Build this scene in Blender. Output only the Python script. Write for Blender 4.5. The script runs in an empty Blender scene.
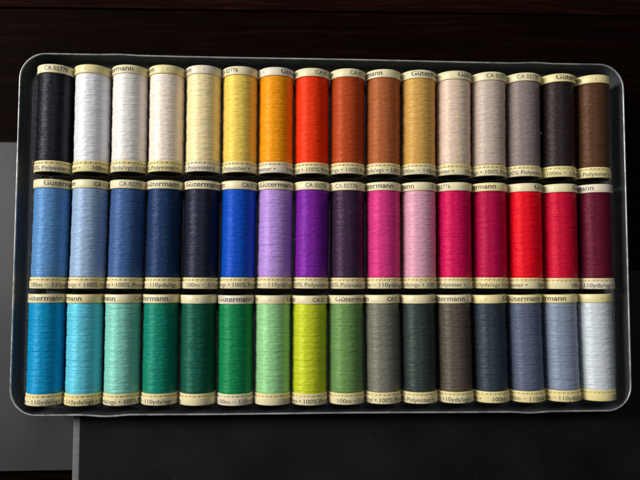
import bpy, bmesh, math, random
from mathutils import Vector, Matrix
import numpy as np
random.seed(7)
SC = bpy.context.scene
COL = SC.collection
MM = 0.001
R_ = math.radians

# ---------------------------------------------------------------- camera, world, lamps, exposure
cam_d = bpy.data.cameras.new('camera')
cam = bpy.data.objects.new('camera', cam_d); COL.objects.link(cam)
cam_d.sensor_width = 36.0; cam_d.lens = 36.0
cam_d.clip_start = 0.01; cam_d.clip_end = 20
cam.location = (-20.56*MM, -22.21*MM, 336.44*MM)
cam.rotation_euler = (0.0580441, -0.0502972, 0.0024940)
SC.camera = cam

world = bpy.data.worlds.new('World'); SC.world = world; world.use_nodes = True
world.node_tree.nodes['Background'].inputs['Color'].default_value = (0.82, 0.9, 1.0, 1)
world.node_tree.nodes['Background'].inputs['Strength'].default_value = 0.045

def area(name, loc, aim, sx, sy, power, color):
    l = bpy.data.lights.new(name, 'AREA'); l.shape = 'RECTANGLE'; l.size = sx; l.size_y = sy
    l.energy = power; l.color = color
    o = bpy.data.objects.new(name, l); COL.objects.link(o)
    o.location = loc
    o.rotation_euler = (Vector(aim)-Vector(loc)).to_track_quat('-Z', 'Y').to_euler()
    return o
# window light from the upper left, low
area('window_light', (-1.46, 0.48, 0.96), (0, 0, 0), 0.50, 0.75, 39.5, (1.0, 0.97, 0.93))
# faint fill lamp added overhead, towards the back, to brighten the tin floor
area('fill_light', (0.02, 0.58, 1.42), (0, 0, 0), 0.5, 0.5, 4.2, (0.95, 0.97, 1.0))
SC.view_settings.view_transform = 'Standard'
SC.view_settings.look = 'None'
SC.view_settings.gamma = 1.0
SC.view_settings.use_curve_mapping = False
SC.view_settings.exposure = 0.0

# ---------------------------------------------------------------- helpers
def lin(c):
    return tuple(((v/255)/12.92 if v/255 <= 0.04045 else ((v/255+0.055)/1.055)**2.4) for v in c)

class NT:
    def __init__(s, name):
        s.m = bpy.data.materials.new(name); s.m.use_nodes = True
        s.t = s.m.node_tree; s.n = s.t.nodes; s.b = s.n['Principled BSDF']
    def new(s, typ, **kw):
        n = s.n.new(typ)
        for k, v in kw.items(): setattr(n, k, v)
        return n
    def put(s, sock, v):
        if hasattr(v, 'is_linked') or isinstance(v, bpy.types.NodeSocket): s.t.links.new(v, sock)
        else: sock.default_value = v
    def math(s, op, a, b=0.0, c=0.0):
        n = s.new('ShaderNodeMath', operation=op)
        s.put(n.inputs[0], a); s.put(n.inputs[1], b); s.put(n.inputs[2], c)
        return n.outputs[0]
    def xyz(s, x, y, z):
        n = s.new('ShaderNodeCombineXYZ')
        s.put(n.inputs[0], x); s.put(n.inputs[1], y); s.put(n.inputs[2], z)
        return n.outputs[0]
    def noise(s, vec, scale=1.0, detail=2.0, rough=0.5):
        n = s.new('ShaderNodeTexNoise'); s.put(n.inputs['Vector'], vec)
        n.inputs['Scale'].default_value = scale; n.inputs['Detail'].default_value = detail
        n.inputs['Roughness'].default_value = rough
        return n.outputs['Fac']
    def ramp(s, fac, stops):
        n = s.new('ShaderNodeValToRGB'); s.put(n.inputs[0], fac)
        cr = n.color_ramp
        while len(cr.elements) < len(stops): cr.elements.new(0.5)
        for e, (p, c) in zip(cr.elements, stops):
            e.position = p; e.color = (c, c, c, 1) if isinstance(c, (int, float)) else (*c, 1)
        return n.outputs[0]
    def bump(s, h, dist, strength=1.0):
        n = s.new('ShaderNodeBump'); s.put(n.inputs['Height'], h)
        n.inputs['Distance'].default_value = dist; n.inputs['Strength'].default_value = strength
        s.t.links.new(n.outputs[0], s.b.inputs['Normal'])
        return n
    def objmm(s):
        tc = s.new('ShaderNodeTexCoord')
        v = s.new('ShaderNodeVectorMath', operation='SCALE'); v.inputs['Scale'].default_value = 1000.0
        s.t.links.new(tc.outputs['Object'], v.inputs[0])
        sp = s.new('ShaderNodeSeparateXYZ'); s.t.links.new(v.outputs[0], sp.inputs[0])
        return v.outputs[0], sp.outputs

def basic(name, col, rough=0.5, metal=0.0, spec=0.5):
    t = NT(name); b = t.b.inputs
    b['Base Color'].default_value = (*col, 1); b['Roughness'].default_value = rough
    b['Metallic'].default_value = metal; b['Specular IOR Level'].default_value = spec
    return t

# --- cotton-like sewing thread wound round a cylinder along local Y
def thread_group():
    """node group: colour -> (colour, normal) of cross-wound thread"""
    g = bpy.data.node_groups.new('wound_thread', 'ShaderNodeTree')
    g.interface.new_socket('Color', in_out='INPUT', socket_type='NodeSocketColor')
    g.interface.new_socket('Color', in_out='OUTPUT', socket_type='NodeSocketColor')
    g.interface.new_socket('Normal', in_out='OUTPUT', socket_type='NodeSocketVector')
    g.interface.new_socket('Rough', in_out='OUTPUT', socket_type='NodeSocketFloat')
    s = NT.__new__(NT); s.t = g; s.n = g.nodes
    gi = g.nodes.new('NodeGroupInput'); go = g.nodes.new('NodeGroupOutput')
    v, (X, Y, Z) = s.objmm()
    oi = s.new('ShaderNodeObjectInfo'); seed = s.math('MULTIPLY', oi.outputs['Random'], 90.0)
    th = s.math('ARCTAN2', X, Z); u = s.math('MULTIPLY', th, 8.6)          # arc length in mm
    # slow wander of the windings
    w1 = s.noise(s.xyz(s.math('MULTIPLY', u, 0.05), s.math('MULTIPLY', Y, 0.22), seed), 1.0, 2.0)
    wob = s.math('MULTIPLY', s.math('SUBTRACT', w1, 0.5), 1.3)
    def lay(slope, freq, ufreq, off, detail=2.0):
        h = s.math('ADD', s.math('ADD', Y, s.math('MULTIPLY', u, slope)), wob)
        return s.noise(s.xyz(s.math('MULTIPLY', u, ufreq), s.math('MULTIPLY', h, freq), s.math('ADD', seed, off)), 1.0, detail, 0.6)
    a = lay(-0.105, 3.0, 0.012, 3.0, 1.5)
    b = lay(0.07, 2.6, 0.012, 11.0, 1.5)
    c = lay(-0.19, 2.0, 0.012, 27.0, 1.0)
    # fine individual strands
    fh = s.math('ADD', s.math('ADD', Y, s.math('MULTIPLY', u, -0.105)), s.math('MULTIPLY', wob, 0.6))
    fine = s.math('SINE', s.math('MULTIPLY', fh, 2*math.pi/0.60))
    fh2 = s.math('SUBTRACT', Y, s.math('MULTIPLY', u, -0.07))
    fine2 = s.math('SINE', s.math('ADD', s.math('MULTIPLY', fh2, 2*math.pi/0.66), s.math('MULTIPLY', wob, 4.0)))
    # which layer lies on top, in patches
    mk = s.ramp(s.noise(s.xyz(s.math('MULTIPLY', u, 0.10), s.math('MULTIPLY', Y, 0.45), s.math('ADD', seed, 50.0)), 1.0, 1.0), [(0.36, 0.0), (0.50, 1.0)])
    inv = s.math('SUBTRACT', 1.0, mk)
    ab = s.math('ADD', s.math('MULTIPLY', a, mk), s.math('MULTIPLY', b, inv))
    fi = s.math('ADD', s.math('MULTIPLY', fine, mk), s.math('MULTIPLY', fine2, inv))
    # single strands that cross the others, proud of them
    cross = s.ramp(c, [(0.62, 0.0), (0.66, 1.0)])
    groove = s.ramp(s.noise(s.xyz(s.math('MULTIPLY', u, 0.02), s.math('MULTIPLY', s.math('ADD', s.math('SUBTRACT', Y, s.math('MULTIPLY', u, 0.12)), wob), 1.5), s.math('ADD', seed, 71.0)), 1.0, 1.0), [(0.30, 1.0), (0.37, 0.0)])
    coarse = s.noise(s.xyz(s.math('MULTIPLY', u, 0.07), s.math('MULTIPLY', s.math('ADD', Y, wob), 0.55), s.math('ADD', seed, 5.0)), 1.0, 1.5)
    hsum = s.math('ADD', s.math('MULTIPLY', ab, 0.21), s.math('MULTIPLY', fi, 0.15))
    hsum = s.math('ADD', hsum, s.math('MULTIPLY', cross, 0.22))
    hsum = s.math('SUBTRACT', hsum, s.math('MULTIPLY', groove, 0.10))
    md = s.noise(s.xyz(s.math('MULTIPLY', u, 0.12), s.math('MULTIPLY', Y, 0.35), s.math('ADD', seed, 33.0)), 1.0, 1.0)
    z1 = s.math('SINE', s.math('ADD', s.math('MULTIPLY', s.math('ADD', Y, s.math('MULTIPLY', u, 0.5)), 2*math.pi/2.9), s.math('MULTIPLY', w1, 9.0)))
    z2 = s.math('SINE', s.math('ADD', s.math('MULTIPLY', s.math('SUBTRACT', Y, s.math('MULTIPLY', u, 0.5)), 2*math.pi/3.2), s.math('MULTIPLY', md, 7.0)))
    hsum = s.math('ADD', hsum, s.math('MULTIPLY', coarse, 1.3))
    hsum = s.math('ADD', hsum, s.math('MULTIPLY', s.math('MULTIPLY', s.math('MAXIMUM', z1, z2), md), 0.36))
    grain = s.noise(v, 3.2, 2.0)
    hsum = s.math('ADD', hsum, s.math('MULTIPLY', grain, 0.06))
    bm = s.new('ShaderNodeBump'); bm.inputs['Distance'].default_value = 0.00026; bm.inputs['Strength'].default_value = 1.0
    g.links.new(hsum, bm.inputs['Height'])
    g.links.new(bm.outputs[0], go.inputs['Normal'])
    # strand tone varies, with shading painted in: raised strands lighter, grooves darker
    tone = s.math('ADD', s.math('MULTIPLY', ab, 0.40), 0.82)
    tone = s.math('ADD', tone, s.math('MULTIPLY', fi, 0.075))
    tone = s.math('ADD', tone, s.math('MULTIPLY', cross, 0.17))
    tone = s.math('SUBTRACT', tone, s.math('MULTIPLY', groove, 0.08))
    hs = s.new('ShaderNodeHueSaturation'); g.links.new(gi.outputs['Color'], hs.inputs['Color'])
    g.links.new(tone, hs.inputs['Value'])
    g.links.new(hs.outputs[0], go.inputs['Color'])
    g.links.new(s.math('ADD', 0.43, s.math('MULTIPLY', grain, 0.12)), go.inputs['Rough'])
    return g
TG = thread_group()

def thread_mat(name, rgb):
    t = NT(name); b = t.b.inputs
    gn = t.new('ShaderNodeGroup'); gn.node_tree = TG
    gn.inputs['Color'].default_value = (*rgb, 1)
    t.t.links.new(gn.outputs['Color'], b['Base Color'])
    t.t.links.new(gn.outputs['Normal'], b['Normal'])
    t.t.links.new(gn.outputs['Rough'], b['Roughness'])
    b['Specular IOR Level'].default_value = 0.42
    b['Metallic'].default_value = 0.12
    mx = max(rgb)
    b['Specular Tint'].default_value = (*[0.45+0.55*v/mx for v in rgb], 1)
    b['Anisotropic'].default_value = 0.6; b['Anisotropic Rotation'].default_value = 0.25
    tg = t.new('ShaderNodeTangent', direction_type='RADIAL', axis='Y')
    t.t.links.new(tg.outputs[0], b['Tangent'])
    b['Sheen Weight'].default_value = 0.0; b['Sheen Roughness'].default_value = 0.4
    b['Sheen Tint'].default_value = (*[min(1, 0.4+v) for v in rgb], 1)
    return t.m

def plastic_label(name, rgb):
    t = basic(name, rgb, 0.42, 0, 0.5)
    v, (X, Y, Z) = t.objmm()
    n = t.noise(v, 0.25, 3.0)
    hs = t.new('ShaderNodeHueSaturation'); hs.inputs['Color'].default_value = (*rgb, 1)
    t.t.links.new(t.math('ADD', 0.86, t.math('MULTIPLY', n, 0.28)), hs.inputs['Value'])
    t.t.links.new(hs.outputs[0], t.b.inputs['Base Color'])
    t.bump(t.noise(v, 1.5, 2.0), 0.00005, 0.6)
    return t.m

M_cream = plastic_label('cream_label', (0.76, 0.67, 0.40))
M_yellow = plastic_label('yellow_cream_label', (0.78, 0.67, 0.32))
M_pale = plastic_label('pale_label', (0.76, 0.67, 0.50))
M_ink = basic('dark_ink', (0.045, 0.038, 0.045), 0.6).m
M_ink2 = basic('faded_ink', (0.10, 0.085, 0.07), 0.6).m
M_core = basic('dark_core', (0.02, 0.018, 0.015), 0.5).m

def mesh_obj(name, me, mat, parent=None):
    o = bpy.data.objects.new(name, me); COL.objects.link(o)
    if mat is not None and len(me.materials) == 0: me.materials.append(mat)
    if parent is not None: o.parent = parent
    return o

def bm_mesh(name, verts, faces, smooth=True, mats=None, sharp=35):
    me = bpy.data.meshes.new(name); me.from_pydata([Vector(v)*MM for v in verts], [], faces); me.update()
    bm = bmesh.new(); bm.from_mesh(me); bmesh.ops.recalc_face_normals(bm, faces=bm.faces); bm.to_mesh(me); bm.free()
    if smooth:
        for p in me.polygons: p.use_smooth = True
        me.set_sharp_from_angle(angle=R_(sharp))
    if mats is not None:
        me.polygons.foreach_set('material_index', mats)
    return me

def lathe(name, prof, seg=96, rfun=None, sharp=35):
    """prof: list of (y, r) in mm, revolve about Y; theta 0 = +Z"""
    V = []; F = []
    for i, (y, r) in enumerate(prof):
        for k in range(seg):
            th = 2*math.pi*k/seg
            rr = r if rfun is None else rfun(i, y, r, k, th)
            V.append((rr*math.sin(th), y, rr*math.cos(th)))
    n = len(prof)
    for i in range(n-1):
        for k in range(seg):
            a = i*seg+k; b = i*seg+(k+1) % seg
            F.append((a, b, b+seg, a+seg))
    return bm_mesh(name, V, F, True, sharp=sharp)

# ---------------------------------------------------------------- the setting: desk top
def slab_box(name, x0, x1, y0, y1, z0, z1, r, mat, bev=0.5, parent=None, rot=0.0):
    """rounded-corner flat box in mm"""
    cx, cy = (x0+x1)/2, (y0+y1)/2
    bm = bmesh.new()
    loop = rrect((x1-x0)/2, (y1-y0)/2, r, 8)
    lv = []
    for (inset, z) in ((bev, z0), (0, z0+bev), (0, z1-bev), (bev*0.3, z1-bev*0.3), (bev, z1)):
        lp = rrect((x1-x0)/2-inset, (y1-y0)/2-inset, max(r-inset, 0.2), 8)
        lv.append([bm.verts.new(Vector((p[0], p[1], z))*MM) for p in lp])
    n = len(lv[0])
    for a, b in zip(lv[:-1], lv[1:]):
        for k in range(n): bm.faces.new((a[k], a[(k+1) % n], b[(k+1) % n], b[k]))
    bm.faces.new(lv[0][::-1]); bm.faces.new(lv[-1])
    me = bpy.data.meshes.new(name); bm.to_mesh(me); bm.free()
    for p in me.polygons: p.use_smooth = True
    me.set_sharp_from_angle(angle=R_(40))
    o = mesh_obj(name, me, mat, parent)
    o.location = (cx*MM, cy*MM, 0); o.rotation_euler = (0, 0, rot)
    return o

def rrect(hx, hy, r, seg=10):
    pts = []
    for (sx, sy, a0) in ((1, 1, 0), (-1, 1, 90), (-1, -1, 180), (1, -1, 270)):
        for k in range(seg+1):
            a = R_(a0+90*k/seg)
            pts.append((sx*(hx-r)+r*math.cos(a), sy*(hy-r)+r*math.sin(a)))
    return pts

t = NT('dark_wood'); b = t.b.inputs
v, (X, Y, Z) = t.objmm()
g1 = t.noise(t.xyz(t.math('MULTIPLY', X, 0.010), t.math('MULTIPLY', t.math('ADD', Y, t.math('MULTIPLY', t.noise(v, 0.01, 2.0), 14.0)), 0.35), 0.0), 1.0, 5.0, 0.65)
g2 = t.noise(t.xyz(t.math('MULTIPLY', X, 0.05), t.math('MULTIPLY', Y, 1.6), 3.0), 1.0, 3.0, 0.6)
mix = t.math('ADD', t.math('MULTIPLY', g1, 0.7), t.math('MULTIPLY', g2, 0.3))
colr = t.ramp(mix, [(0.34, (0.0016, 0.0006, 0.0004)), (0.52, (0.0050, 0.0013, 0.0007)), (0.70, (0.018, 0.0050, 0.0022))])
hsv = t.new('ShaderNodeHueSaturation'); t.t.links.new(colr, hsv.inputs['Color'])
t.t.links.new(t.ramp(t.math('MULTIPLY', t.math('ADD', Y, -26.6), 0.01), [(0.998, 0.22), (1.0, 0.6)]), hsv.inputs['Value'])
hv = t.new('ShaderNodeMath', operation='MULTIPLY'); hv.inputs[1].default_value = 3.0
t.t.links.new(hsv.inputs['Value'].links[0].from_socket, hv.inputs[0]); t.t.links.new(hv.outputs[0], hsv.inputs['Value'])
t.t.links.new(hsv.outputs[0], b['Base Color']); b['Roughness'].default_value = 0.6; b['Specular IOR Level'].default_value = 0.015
t.bump(mix, 0.0003, 0.5)
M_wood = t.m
planks = []
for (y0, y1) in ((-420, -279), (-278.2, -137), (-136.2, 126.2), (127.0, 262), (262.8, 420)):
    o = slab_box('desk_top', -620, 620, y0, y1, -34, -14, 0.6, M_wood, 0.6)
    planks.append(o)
for i, o in enumerate(planks):
    me = o.data
# join the planks into one desk top
def join(objs):
    bm = bmesh.new()
    for o in objs:
        tmp = o.data.copy(); tmp.transform(Matrix.Translation(o.location) @ Matrix.Rotation(o.rotation_euler.z, 4, 'Z')); bm.from_mesh(tmp); bpy.data.meshes.remove(tmp)
    base = objs[0]
    me = bpy.data.meshes.new(base.name); bm.to_mesh(me); bm.free()
    for m in base.data.materials: me.materials.append(m)
    base.data = me; base.location = (0, 0, 0); base.rotation_euler = (0, 0, 0)
    for o in objs[1:]: bpy.data.objects.remove(o)
    return base
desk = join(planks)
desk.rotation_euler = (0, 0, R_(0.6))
desk['kind'] = 'structure'

# --- smooth grey board, lying on the desk
t = basic('grey_board_finish', (0.105, 0.105, 0.112), 0.55, 0.0, 0.25)
v, _ = t.objmm()
n = t.noise(v, 0.02, 2.0)
cr = t.ramp(n, [(0.3, (0.040, 0.037, 0.043)), (0.7, (0.060, 0.060, 0.062))])
t.t.links.new(cr, t.b.inputs['Base Color'])
t.bump(t.noise(v, 2.5, 2.0), 0.00003, 0.5)
gb = slab_box('grey_board', -330, 60, -122.8, 49.6, -13.9, -9, 1.5, t.m, 0.5, rot=R_(0.3))
gb['label'] = 'smooth grey flat board poking out at the left from under the black board'
gb['category'] = 'board'

# --- black board with a pale edge under the tin
t = basic('black_board_face', (0.013, 0.0145, 0.0155), 0.6, 0.0, 0.12)
v, (X, Y, Z) = t.objmm()
st = t.noise(t.xyz(t.math('MULTIPLY', X, 0.6), t.math('MULTIPLY', Y, 0.03), 0.0), 1.0, 3.0)
cl = t.noise(v, 0.03, 3.0)
mx = t.math('ADD', t.math('MULTIPLY', st, 0.12), t.math('MULTIPLY', cl, 0.88))
t.t.links.new(t.ramp(mx, [(0.35, (0.0010, 0.0016, 0.0018)), (0.70, (0.0062, 0.0066, 0.0070))]), t.b.inputs['Base Color'])
t.bump(t.noise(v, 1.8, 3.0), 0.00008, 0.5)
cs = t.b.inputs['Base Color'].links[0].from_socket
vd = t.new('ShaderNodeTexVoronoi'); t.t.links.new(v, vd.inputs['Vector']); vd.inputs['Scale'].default_value = 0.22
du = t.math('MULTIPLY', t.ramp(vd.outputs['Distance'], [(0.035, 1.0), (0.06, 0.0)]), t.ramp(t.noise(v, 0.05, 2.0), [(0.5, 0.0), (0.6, 1.0)]))
mxn = t.new('ShaderNodeMix', data_type='RGBA'); t.t.links.new(du, mxn.inputs[0]); t.t.links.new(cs, mxn.inputs[6]); mxn.inputs[7].default_value = (0.06, 0.06, 0.058, 1)
t.t.links.new(mxn.outputs[2], t.b.inputs['Base Color'])
M_slab = t.m
root = bpy.data.objects.new('black_board', None); COL.objects.link(root)
root.location = (50*MM, -110*MM, -9*MM); root.empty_display_size = 0.02
root['label'] = 'wide black board with a pale grey left edge, under the tin'
root['category'] = 'board'
def local(o, r):
    o.parent = r; o.location = Vector(o.location) - r.location
o = slab_box('panel', -125.9, 330, -330, -18, -8.9, -0.6, 0.4, M_slab, 0.3); local(o, root)
t = basic('pale_edge', (0.30, 0.31, 0.31), 0.5)
v, _ = t.objmm()
t.t.links.new(t.ramp(t.noise(t.xyz(0.0, t.math('MULTIPLY', _[1], 0.5), 0.0), 1.0, 4.0), [(0.3, (0.10, 0.105, 0.107)), (0.7, (0.15, 0.157, 0.155))]), t.b.inputs['Base Color'])
o = slab_box('edge_strip', -129.4, -125.93, -330, -18, -8.95, -0.75, 0.4, t.m, 0.35); local(o, root)

# ---------------------------------------------------------------- the tin
HX, HY, CR = 155.85, 90.35, 13.0
RIMZ = 13.0
DENTS = [(-109, -1, 13, 0.75), (103, -1, 12, 0.55), (-107, 1, 12, 0.35), (108, 1, 12, 0.45)]   # x, side, half width, depth
def dent(x, y):
    d = 0
    for (dx, sd, hw, am) in DENTS:
        if sd*y > HY-6 and abs(x-dx) < hw:
            d += sd*am*0.5*(1+math.cos(math.pi*(x-dx)/hw))
    return d
def tin_loop(inset, seg=12, sub=150):
    hx, hy, r = HX-inset, HY-inset, max(CR-inset, 1.0)
    base = rrect(hx, hy, r, seg)
    pts = []
    n = len(base)
    for i in range(n):
        a, b_ = base[i], base[(i+1) % n]
        L = math.dist(a, b_)
        m = max(1, int(L/2.5))
        for k in range(m): pts.append((a[0]+(b_[0]-a[0])*k/m, a[1]+(b_[1]-a[1])*k/m))
    return pts
def tin_body():
    # outer bottom -> outer wall -> rim -> inner wall -> inner floor
    prof = [(3.2, -0.0, 0), (1.2, 0.0, 0), (0.45, 0.5, 0), (0.25, 1.4, 0), (0.25, 6, 0), (0.25, 9.5, .45), (0.2, RIMZ-0.5, 1),
            (0.75, RIMZ-0.45, 1), (0.75, 9.5, .5), (0.8, 6.0, 0), (0.9, 2.6, 0), (1.3, 1.4, 0), (2.2, 0.75, 0), (3.6, 0.6, 0)]
    loops = []
    V = []; F = []
    ref = tin_loop(0.25)
    n = len(ref)
    for (ins, z, dw) in prof:
        # offset each reference point inwards along its own normal so loops match
        for i in range(n):
            p = Vector(ref[i]); nx = Vector(ref[(i+1) % n])-Vector(ref[i-1]); nrm = Vector((-nx.y, nx.x)).normalized()
            q = p + nrm*(ins-0.25)
            dd = dent(p.x, p.y)*dw
            wav = 0.10*math.sin(p.x*0.045+1.0)*(1 if z > 6 else 0)
            V.append((q.x, q.y+dd+wav*(1 if abs(p.y) > HY-5 else 0), z))
    m = len(prof)
    for j in range(m-1):
        for i in range(n):
            a = j*n+i; b_ = j*n+(i+1) % n
            F.append((a, b_, b_+n, a+n))
    F.append(tuple(range(n))[::-1]); F.append(tuple(range((m-1)*n, m*n)))
    return bm_mesh('tin_body', V, F, True, sharp=50), ref
me_body, ref = tin_body()

t = basic('dark_painted_tin', (0.028, 0.031, 0.034), 0.36, 0.0, 0.55)
v, (X, Y, Z) = t.objmm()
sc1 = t.ramp(t.noise(t.xyz(t.math('MULTIPLY', X, 0.35), t.math('MULTIPLY', Y, 0.35), t.math('MULTIPLY', Z, 0.9)), 1.0, 4.0, 0.65), [(0.35, (0.050, 0.058, 0.062)), (0.7, (0.082, 0.092, 0.097))])
t.t.links.new(sc1, t.b.inputs['Base Color'])
t.t.links.new(t.ramp(t.noise(v, 0.4, 3.0), [(0.3, 0.28), (0.7, 0.48)]), t.b.inputs['Roughness'])
t.bump(t.noise(v, 0.8, 3.0), 0.00008, 0.6)
M_tin = t.m
t = basic('bare_rim_metal', (0.50, 0.51, 0.50), 0.42, 0.55)
v, _ = t.objmm()
t.t.links.new(t.ramp(t.noise(v, 0.12, 4.0, 0.7), [(0.3, (0.20, 0.21, 0.21)), (0.5, (0.36, 0.37, 0.36)), (0.72, (0.52, 0.52, 0.50))]), t.b.inputs['Base Color'])
t.t.links.new(t.ramp(t.noise(v, 0.5, 2.0), [(0.3, 0.3), (0.7, 0.55)]), t.b.inputs['Roughness'])
M_rim = t.m

tin = bpy.data.objects.new('thread_tin', None); COL.objects.link(tin); tin.empty_display_size = 0.02
tin['label'] = 'open shallow dark metal tin with rounded corners and thin bright rim, holding the spools'
tin['category'] = 'tin'
mesh_obj('tray', me_body, M_tin, tin)
# rolled rim
V = []; F = []; n = len(ref); K = 10; RR = 0.50
for i in range(n):
    p = Vector(ref[i]); tg = Vector(ref[(i+1) % n])-Vector(ref[i-1]); nrm = Vector((-tg.y, tg.x)).normalized()
    c = p + nrm*0.1
    wav = 0.10*math.sin(p.x*0.045+1.0) if abs(p.y) > HY-5 else 0
    for k in range(K):
        a = 2*math.pi*k/K
        q = c + nrm*(RR*math.cos(a))
        V.append((q.x, q.y+dent(p.x, p.y)+wav, RIMZ-0.35+RR*1.1*math.sin(a)))
for i in range(n):
    for k in range(K):
        a = i*K+k; b_ = i*K+(k+1) % K; c = ((i+1) % n)*K+(k+1) % K; d = ((i+1) % n)*K+k
        F.append((a, b_, c, d))
mesh_obj('rim', bm_mesh('tin_rim', V, F, True, sharp=80), M_rim, tin)
# speckled dark lining on the floor of the tin
t = basic('speckled_lining', (0.012, 0.012, 0.013), 0.85, 0.0, 0.25)
v, (X, Y, Z) = t.objmm()
vo = t.new('ShaderNodeTexVoronoi'); t.t.links.new(v, vo.inputs['Vector']); vo.inputs['Scale'].default_value = 1.15
sp = t.ramp(vo.outputs['Distance'], [(0.20, 1.0), (0.36, 0.0)])
ms = t.ramp(t.noise(v, 0.45, 3.0, 0.7), [(0.42, 0.0), (0.62, 1.0)])
fac = t.math('MULTIPLY', sp, ms)
fac = t.math('ADD', t.math('MULTIPLY', fac, 0.8), t.math('MULTIPLY', t.ramp(t.noise(v, 1.6, 3.0, 0.7), [(0.45, 0.0), (0.75, 1.0)]), 0.45))
t.t.links.new(t.ramp(fac, [(0.0, (0.14, 0.143, 0.148)), (1.0, (0.60, 0.60, 0.59))]), t.b.inputs['Base Color'])
t.bump(t.noise(v, 1.4, 3.0, 0.7), 0.0004, 0.8)
o = slab_box('lining', -154.0, 154.0, -88.5, 88.5, 0.61, 1.0, 11.2, t.m, 0.12, tin)

# ---------------------------------------------------------------- spool building blocks (axis = local Y, top band at +Y)
RB = 9.18          # band radius, mm
L = 53.7           # spool length
YT = L/2           # top end
def y_(s): return YT-s
rng = np.random.RandomState(3)

def thread_mesh(i):
    """thread cylinder with a slightly lumpy surface, as wound"""
    s0, s1 = 4.2, 48.05
    n = 150; seg = 72
    ph = rng.rand(6)*6.28
    def low(s): return 0.055*math.sin(s*0.9+ph[0])+0.05*math.sin(s*0.37+ph[1])+0.03*math.sin(s*2.1+ph[2])+0.02*math.sin(s*3.7+ph[3])
    prof = []
    for k in range(n+1):
        s = s0+(s1-s0)*k/n
        e = min((s-s0)/0.7, (s1-s)/1.0, 1.0)
        r = 8.68+low(s) - 0.30*(1-max(e, 0))**2
        prof.append((y_(s), r))
    def rf(i_, y, r, k, th):
        s = YT-y
        return r+0.03*math.sin(s*4.2+1.6*math.sin(th+ph[4])+th)+0.025*math.sin(s*2.6-th*2+ph[5])
    prof = [(y_(s0), 6.0)]+prof+[(y_(s1), 6.0)]
    return lathe('thread', prof, seg, rf, 60)
THREADS = [thread_mesh(i) for i in range(6)]

def top_band_mesh():
    pr = [(0.25, 8.3), (0.0, 8.75), (0.12, 9.0), (0.42, RB), (4.0, RB), (4.22, RB-0.1), (4.3, 8.3), (4.3, 6.2)]
    return lathe('top_band', [(y_(s), r) for s, r in pr], 96)
def bottom_band_mesh():
    pr = [(L-0.25, 8.3), (L, 8.75), (L-0.12, 9.0), (L-0.42, RB), (L-3.65, RB), (L-3.82, RB-0.12), (L-3.86, 8.75), (L-3.86, 8.1)]
    return lathe('bottom_band', [(y_(s), r) for s, r in pr], 96)
def lip_mesh():
    # ring with a toothed lower edge that locks the band on
    pr = [(48.1, 6.4), (48.1, 8.7), (48.25, 8.95), (48.85, 9.02), (49.05, 8.9), (49.1, 8.85), (49.5, 8.85), (49.54, 8.3), (49.86, 8.3)]
    seg = 144
    pat = []
    random.seed(5)
    while len(pat) < seg:
        w = random.choice((3, 4, 5, 6)); g_ = random.choice((1, 1, 2))
        pat += [0]*w+[1]*g_
    def rf(i_, y, r, k, th):
        if i_ in (5, 6) and pat[k]: return 7.9
        return r
    return lathe('lip', [(y_(s), r) for s, r in pr], seg, rf)
def core_mesh():
    pr = [(0.5, 3.3), (0.15, 3.7), (0.15, 6.2), (0.4, 6.6), (0.2, 8.5), (1.0, 8.6), (2.0, 6.4), (L-2.0, 6.4), (L-1.0, 8.6), (L-0.2, 8.5), (L-0.4, 6.6), (L-0.15, 6.2), (L-0.15, 3.7), (L-0.5, 3.3), (0.5, 3.3)]
    return lathe('core', [(y_(s), r) for s, r in pr], 48)
ME_top, ME_bot, ME_lip, ME_core = top_band_mesh(), bottom_band_mesh(), lip_mesh(), core_mesh()

# ------- lettering wrapped round the bands
def text_mesh(body, bold=0.0):
    cu = bpy.data.curves.new('txt', 'FONT'); cu.body = body; cu.size = 1.0; cu.resolution_u = 3; cu.offset = bold
    ob = bpy.data.objects.new('txt', cu); COL.objects.link(ob)
    bpy.context.view_layer.update()
    dg = bpy.context.evaluated_depsgraph_get()
    me = bpy.data.meshes.new_from_object(ob.evaluated_get(dg))
    V = np.zeros(len(me.vertices)*3); me.vertices.foreach_get('co', V); V = V.reshape(-1, 3)
    F = [tuple(p.vertices) for p in me.polygons]
    bpy.data.objects.remove(ob); bpy.data.curves.remove(cu); bpy.data.meshes.remove(me)
    return V, F
def width(body):
    V, F = text_mesh(body+'|'); V2, _ = text_mesh('|')
    return V[:, 0].max()-(V2[:, 0].max()-V2[:, 0].min())
def wrap(items, yb, r):
    """items: (text, start angle deg, span deg, cap height mm, bold); letters stand on the line y = yb"""
    AV = []; AF = []
    for (body, a0, span, cap, bold) in items:
        V, F = text_mesh(body, bold)
        x0, x1 = V[:, 0].min(), V[:, 0].max()
        hcap = 0.70
        base = len(AV)
        for p in V:
            a = R_(a0+span*(p[0]-x0)/(x1-x0)); y = yb+p[1]*cap/hcap
            AV.append((r*math.sin(a), y, r*math.cos(a)))
        AF += [tuple(i+base for i in f) for f in F]
    me = bpy.data.meshes.new('lettering'); me.from_pydata([Vector(v)*MM for v in AV], [], AF); me.update()
    me.materials.append(M_ink)
    return me
def dotitem(a): return ('•', a, 3.0, 1.3, 0.0)
TOPTXT = [('Gütermann', 0, 122, 2.5, 0.016), ('CA 02776', 183, 74, 2.0, 0.01), ('•', 300, 3.5, 1.6, 0.0)]
ME_toptext = wrap(TOPTXT, y_(3.05), RB+0.035)
ME_toptext_plain = wrap([('•', 300, 3.0, 1.6, 0.0)], y_(3.05), RB+0.035)
ME_toptext_name = wrap([TOPTXT[0], ('•', 165, 3.5, 1.6, 0.0)], y_(3.05), RB+0.035)
BOT = '100m \u2212 110yds/vgs • 100% Polyester •'
ME_bottext = wrap([(BOT, 0, 322, 2.0, 0.006)], y_(L-1.0), RB+0.035)
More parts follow.
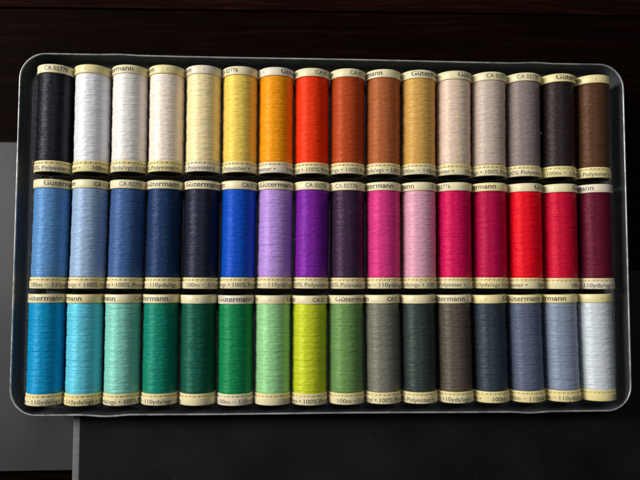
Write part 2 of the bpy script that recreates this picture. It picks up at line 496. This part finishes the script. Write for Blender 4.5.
ME_bottext_short = wrap([('100m \u2212 110yds/vgs', 0, 158, 2.0, 0.006)], y_(L-1.0), RB+0.035)
wtot = width(BOT)
BOTANG = [322*(width(BOT[:k]) if k else 0)/wtot for k in range(len(BOT)+1)]
def bot_phase(idx):
    n = len(BOT)
    if idx > n:                       # past the text: into the blank before it starts again
        return 322+(idx-n)*9
    k = int(idx); f = idx-k
    return BOTANG[k]+f*(BOTANG[min(k+1, n)]-BOTANG[k])

# ---------------------------------------------------------------- the 48 spools
# x of the top end / bottom end (mm), y of the top end of each row, top and bottom lettering phase
TX = [[-138.2,-119.9,-101.2,-82.7,-64,-45.4,-26.9,-8.6,10,28.6,47.1,65.6,84.1,102.4,121,139.6],
      [-138.6,-119.8,-101,-82.7,-64,-45.4,-26.9,-8.3,9.9,28.3,46.8,65.2,83.7,102.2,120.8,139.5],
      [-139.6,-121.1,-102.5,-83.7,-65.2,-46.6,-27.9,-9.3,9.1,27.4,45.9,64.3,82.6,101,119.5,138]]
BX = [[-138.7,-119.8,-101.1,-82.6,-64,-45.4,-27,-8.6,9.7,28.2,46.7,65.2,83.6,101.9,120.5,139],
      [-139.2,-120.5,-101.8,-83.1,-64.5,-45.9,-27.4,-8.8,9.8,28.3,46.7,65.2,83.7,102.2,120.8,139.5],
      [-139.7,-121.1,-102.4,-83.8,-65.1,-46.5,-27.9,-9.4,9.3,28,46.6,65.1,83.6,102.1,120.6,139]]
TY = [[82.9,83.1,83.3,83.6,83.8,83.6,83.5,83.4,83.5,83.5,83.5,83.4,83.2,83.1,83,82.7],
      [25.6,25.6,25.6,25.6,25.6,25.7,25.8,25.8,25.7,25.8,25.9,26,26,25.9,25.8,25.8],
      [-30.7,-30.8,-30.8,-30.8,-31.0,-31.2,-31.2,-31.3,-31.1,-30.9,-30.9,-30.8,-30.8,-30.7,-30.5,-30.3]]
TOPP = [[204,175,101,156,159,261,345,174,180,133,34,0,206,220,26,314],
        [9,159,200,65,53,171,57,207,229,96,148,282,117,346,336,148],
        [57,118,134,92,300,60,310,176,40,175,323,98,326,82,122,300]]
BOTP = [[26.5,38,13.6,29.5,30,31.2,36,22,21,17.4,6,37.5,22.8,28,5.2,31.2],
        [3.7,19.2,21.6,10,3.4,21.2,8.5,27,28,9,18,33,15,37.5,39,13.5],
        [9,11,17,10.8,22,5,-4.5,22,3,22,31,12.5,1,8,10,-3.6]]
SHORT = {(1, 14), (2, 4), (2, 6), (2, 15)}
NOTOP = {(2, 15), (2, 4)}
PINK = {(0, 4), (0, 6), (1, 15), (2, 5)}
YELL = {(0, 1), (0, 15), (2, 12), (2, 13), (2, 14), (2, 15), (2, 1), (0, 14), (0, 3), (1, 12)}
# colour (sRGB of the thread itself) and how to tell the spool from the others
SP = [
 [((17,18,23),'spool of jet black thread in the top left corner of the tin'),
  ((226,225,230),'spool of cool white thread right beside the jet black spool'),
  ((230,226,220),'spool of white thread between a cooler white and a pinkish cream spool'),
  ((242,226,210),'spool of very pale pinkish cream thread beside the whites in the top row'),
  ((242,222,168),'spool of pale butter yellow thread left of the brighter yellow one'),
  ((236,202,92),'spool of sunny yellow thread left of the orange-yellow one'),
  ((240,150,14),'spool of orange-yellow thread beside the bright orange-red one'),
  ((232,52,8),'spool of vivid orange-red thread in the top row'),
  ((172,66,26),'spool of rust orange thread right of the vivid orange-red one'),
  ((164,90,48),'spool of copper brown thread between rust orange and gold'),
  ((202,156,80),'spool of old gold thread right of the copper brown one'),
  ((220,194,172),'spool of pale pinkish beige thread right of the gold one'),
  ((192,174,160),'spool of light taupe thread between pinkish beige and mid taupe grey'),
  ((132,118,114),'spool of mid taupe grey thread in the top row'),
  ((38,29,30),'spool of blackish brown thread beside the chocolate brown one'),
  ((80,52,34),'spool of chocolate brown thread in the top right corner of the tin')],
 [((88,138,190),'spool of sky blue thread at the left end of the middle row'),
  ((148,174,204),'spool of pale powder blue thread in the middle row'),
  ((62,92,142),'spool of denim blue thread left of the navy one'),
  ((26,50,86),'spool of navy blue thread between denim blue and near-black navy'),
  ((28,30,44),'spool of near-black navy thread left of the royal blue one'),
  ((8,74,184),'spool of bright royal blue thread in the middle row'),
  ((178,140,212),'spool of pale lilac thread between royal blue and purple'),
  ((118,32,150),'spool of vivid purple thread in the middle row'),
  ((50,32,52),'spool of dark plum thread right of the vivid purple one'),
  ((206,52,122),'spool of hot pink thread right of the dark plum one'),
  ((214,156,176),'spool of pale baby pink thread in the middle row'),
  ((200,14,82),'spool of magenta red thread right of the pale pink one'),
  ((172,8,64),'spool of deep raspberry thread left of the bright red one'),
  ((226,10,32),'spool of bright scarlet red thread in the middle row'),
  ((196,12,50),'spool of crimson thread between scarlet and dark burgundy'),
  ((90,16,38),'spool of dark burgundy thread at the right end of the middle row')],
 [((0,140,190),'spool of strong azure blue thread in the bottom left corner of the tin'),
  ((92,192,214),'spool of pale aqua blue thread beside the azure one'),
  ((128,200,184),'spool of pale mint thread left of the teal green one'),
  ((14,124,100),'spool of teal green thread right of the pale mint one'),
  ((16,80,64),'spool of dark bottle green thread in the bottom row'),
  ((14,124,72),'spool of bright emerald green thread in the bottom row'),
  ((146,202,140),'spool of pale apple green thread left of the lime yellow one'),
  ((190,200,40),'spool of lime yellow thread in the bottom row'),
  ((100,138,78),'spool of moss green thread right of the lime yellow one'),
  ((112,111,98),'spool of mid grey thread right of the moss green one'),
  ((46,56,52),'spool of dark greenish charcoal thread in the bottom row'),
  ((82,74,64),'spool of brownish grey thread between two dark charcoal spools'),
  ((44,54,62),'spool of dark blue-grey thread right of the brownish grey one'),
  ((84,93,114),'spool of slate blue thread left of the pale blue-grey one'),
  ((128,139,160),'spool of pale blue-grey thread beside the silvery white one'),
  ((202,210,216),'spool of silvery white thread in the bottom right corner of the tin')]]

def make_spool():
    root = bpy.data.objects.new('thread_spool', None); COL.objects.link(root); root.empty_display_size = 0.01
    zc = RB*MM                                              # the empty sits at the foot, the axis RB above it
    parts = {}
    for nm, me, m in (('core', ME_core, M_core), ('thread', THREADS[0], None), ('lip', ME_lip, None), ('top_band', ME_top, None), ('bottom_band', ME_bot, None)):
        o = mesh_obj(nm, me, None, root); o.location = (0, 0, zc); parts[nm] = o
        if not me.materials: me.materials.append(m)
    for nm, me, p in (('lettering', ME_toptext, 'top_band'), ('lettering', ME_bottext, 'bottom_band')):
        o = mesh_obj(nm, me, None, parts[p])
    return root
for me in THREADS: me.materials.append(None)

def copy_tree(o, parent=None):
    c = o.copy(); COL.objects.link(c)
    if parent is not None: c.parent = parent
    for ch in list(KIDS.get(o.name, [])):
        copy_tree(ch, c)
    return c
proto = make_spool()
KIDS = {}
for o in list(COL.objects):
    if o.parent is not None: KIDS.setdefault(o.parent.name, []).append(o)

jr = random.Random(11)
spools = []
for r in range(3):
    for c in range(16):
        spools.append((r, c, proto if (r, c) == (0, 0) else copy_tree(proto)))
for r, c, o in spools:
    rgb, label = SP[r][c]
    tx, bx, ty = TX[r][c], BX[r][c], TY[r][c]
    ang = math.atan2(tx-bx, L)
    o.location = ((tx+bx)/2*MM, (ty-L/2)*MM, 1.0*MM)
    o.rotation_euler = (0, 0, -ang)
    o['label'] = label; o['category'] = 'thread spool'; o['group'] = 'spools of sewing thread laid in three rows in the tin'
    band = M_pale if (r, c) in PINK else (M_yellow if (r, c) in YELL else M_cream)
    tm = thread_mat('thread_'+str(len(bpy.data.materials)), lin(rgb))
    for ch in o.children:
        k = ch.name.split('.')[0]
        slot = ch.material_slots[0] if ch.material_slots else None
        if k == 'core': slot.link = 'OBJECT'; slot.material = M_core
        if k == 'thread':
            ch.data = THREADS[(r*5+c*7) % 6]
            ch.rotation_euler = (0, R_(jr.uniform(-50, 50)), 0)
            ch.material_slots[0].link = 'OBJECT'; ch.material_slots[0].material = tm
        if k == 'lip': slot.link = 'OBJECT'; slot.material = M_yellow if band is not M_pale else M_cream
        if k in ('top_band', 'bottom_band'):
            slot.link = 'OBJECT'; slot.material = band
            if k == 'top_band': ph = TOPP[r][c]
            else:
                ph = BOTP[r][c]
                ph = bot_phase(ph) if (ph >= 0 and (r, c) != (2, 4)) else (ph*9 if ph < 0 else 210)
            ch.rotation_euler = (0, R_(-ph), 0)
            for g in ch.children:
                g.material_slots[0].link = 'OBJECT'; g.material_slots[0].material = M_ink2 if jr.random() < 0.3 else M_ink
                if k == 'top_band' and (r, c) in NOTOP: g.data = ME_toptext_plain
                if k == 'top_band' and (r, c) in ((0, 1), (0, 3), (0, 4)): g.data = ME_toptext_name
                if k == 'bottom_band' and (r, c) in SHORT: g.data = ME_bottext_short

# ---------------------------------------------------------------- stray fibres
def fibre(name, pts, rad, mat):
    cu = bpy.data.curves.new(name, 'CURVE'); cu.dimensions = '3D'; cu.bevel_depth = rad*MM; cu.bevel_resolution = 1
    s = cu.splines.new('NURBS'); s.points.add(len(pts)-1); s.use_endpoint_u = True; s.order_u = 4
    for p, q in zip(s.points, pts): p.co = (q[0]*MM, q[1]*MM, q[2]*MM, 1)
    ob = bpy.data.objects.new(name, cu); COL.objects.link(ob); bpy.context.view_layer.update()
    me = bpy.data.meshes.new_from_object(ob.evaluated_get(bpy.context.evaluated_depsgraph_get()))
    bpy.data.objects.remove(ob); bpy.data.curves.remove(cu)
    me.materials.clear()
    return mesh_obj(name, me, mat)
M_fib = basic('pale_fibre', (0.45, 0.43, 0.38), 0.7).m
f = fibre('stray_fibre', [(-148.2, 36, 12), (-150.5, 33, 7), (-151.6, 28, 3), (-150.6, 23, 1.4), (-151.4, 19, 1.2)], 0.07, M_fib)
f['label'] = 'fine pale stray fibre curling down beside the jet black spool'; f['category'] = 'fibre'
f = fibre('stray_fibre', [(149.8, 30.5, 1.3), (151, 31.2, 1.6), (152.5, 30.4, 2.2), (154.2, 31.0, 5)], 0.06, M_fib)
f['label'] = 'tiny pale fibre on the speckled lining right of the chocolate brown spool'; f['category'] = 'fibre'
M_lint = basic('white_lint', (0.8, 0.8, 0.78), 0.8).m
f = fibre('lint_speck', [(-17.15, -3.4, 11.6), (-17.5, -3.0, 12.2), (-17.0, -2.7, 12.6), (-17.3, -3.2, 12.5), (-16.9, -3.1, 12.1)], 0.13, M_lint)
f['label'] = 'tiny white lint speck clinging to the left side of the vivid purple spool'; f['category'] = 'lint'
f = fibre('lint_speck', [(110.5, 53.5, 12.6), (110.9, 53.0, 13.2), (110.4, 52.6, 13.4), (110.9, 52.4, 12.8), (111.1, 53.1, 12.7)], 0.12, M_lint)
f['label'] = 'tiny white lint speck clinging to the right side of the mid taupe grey spool'; f['category'] = 'lint'
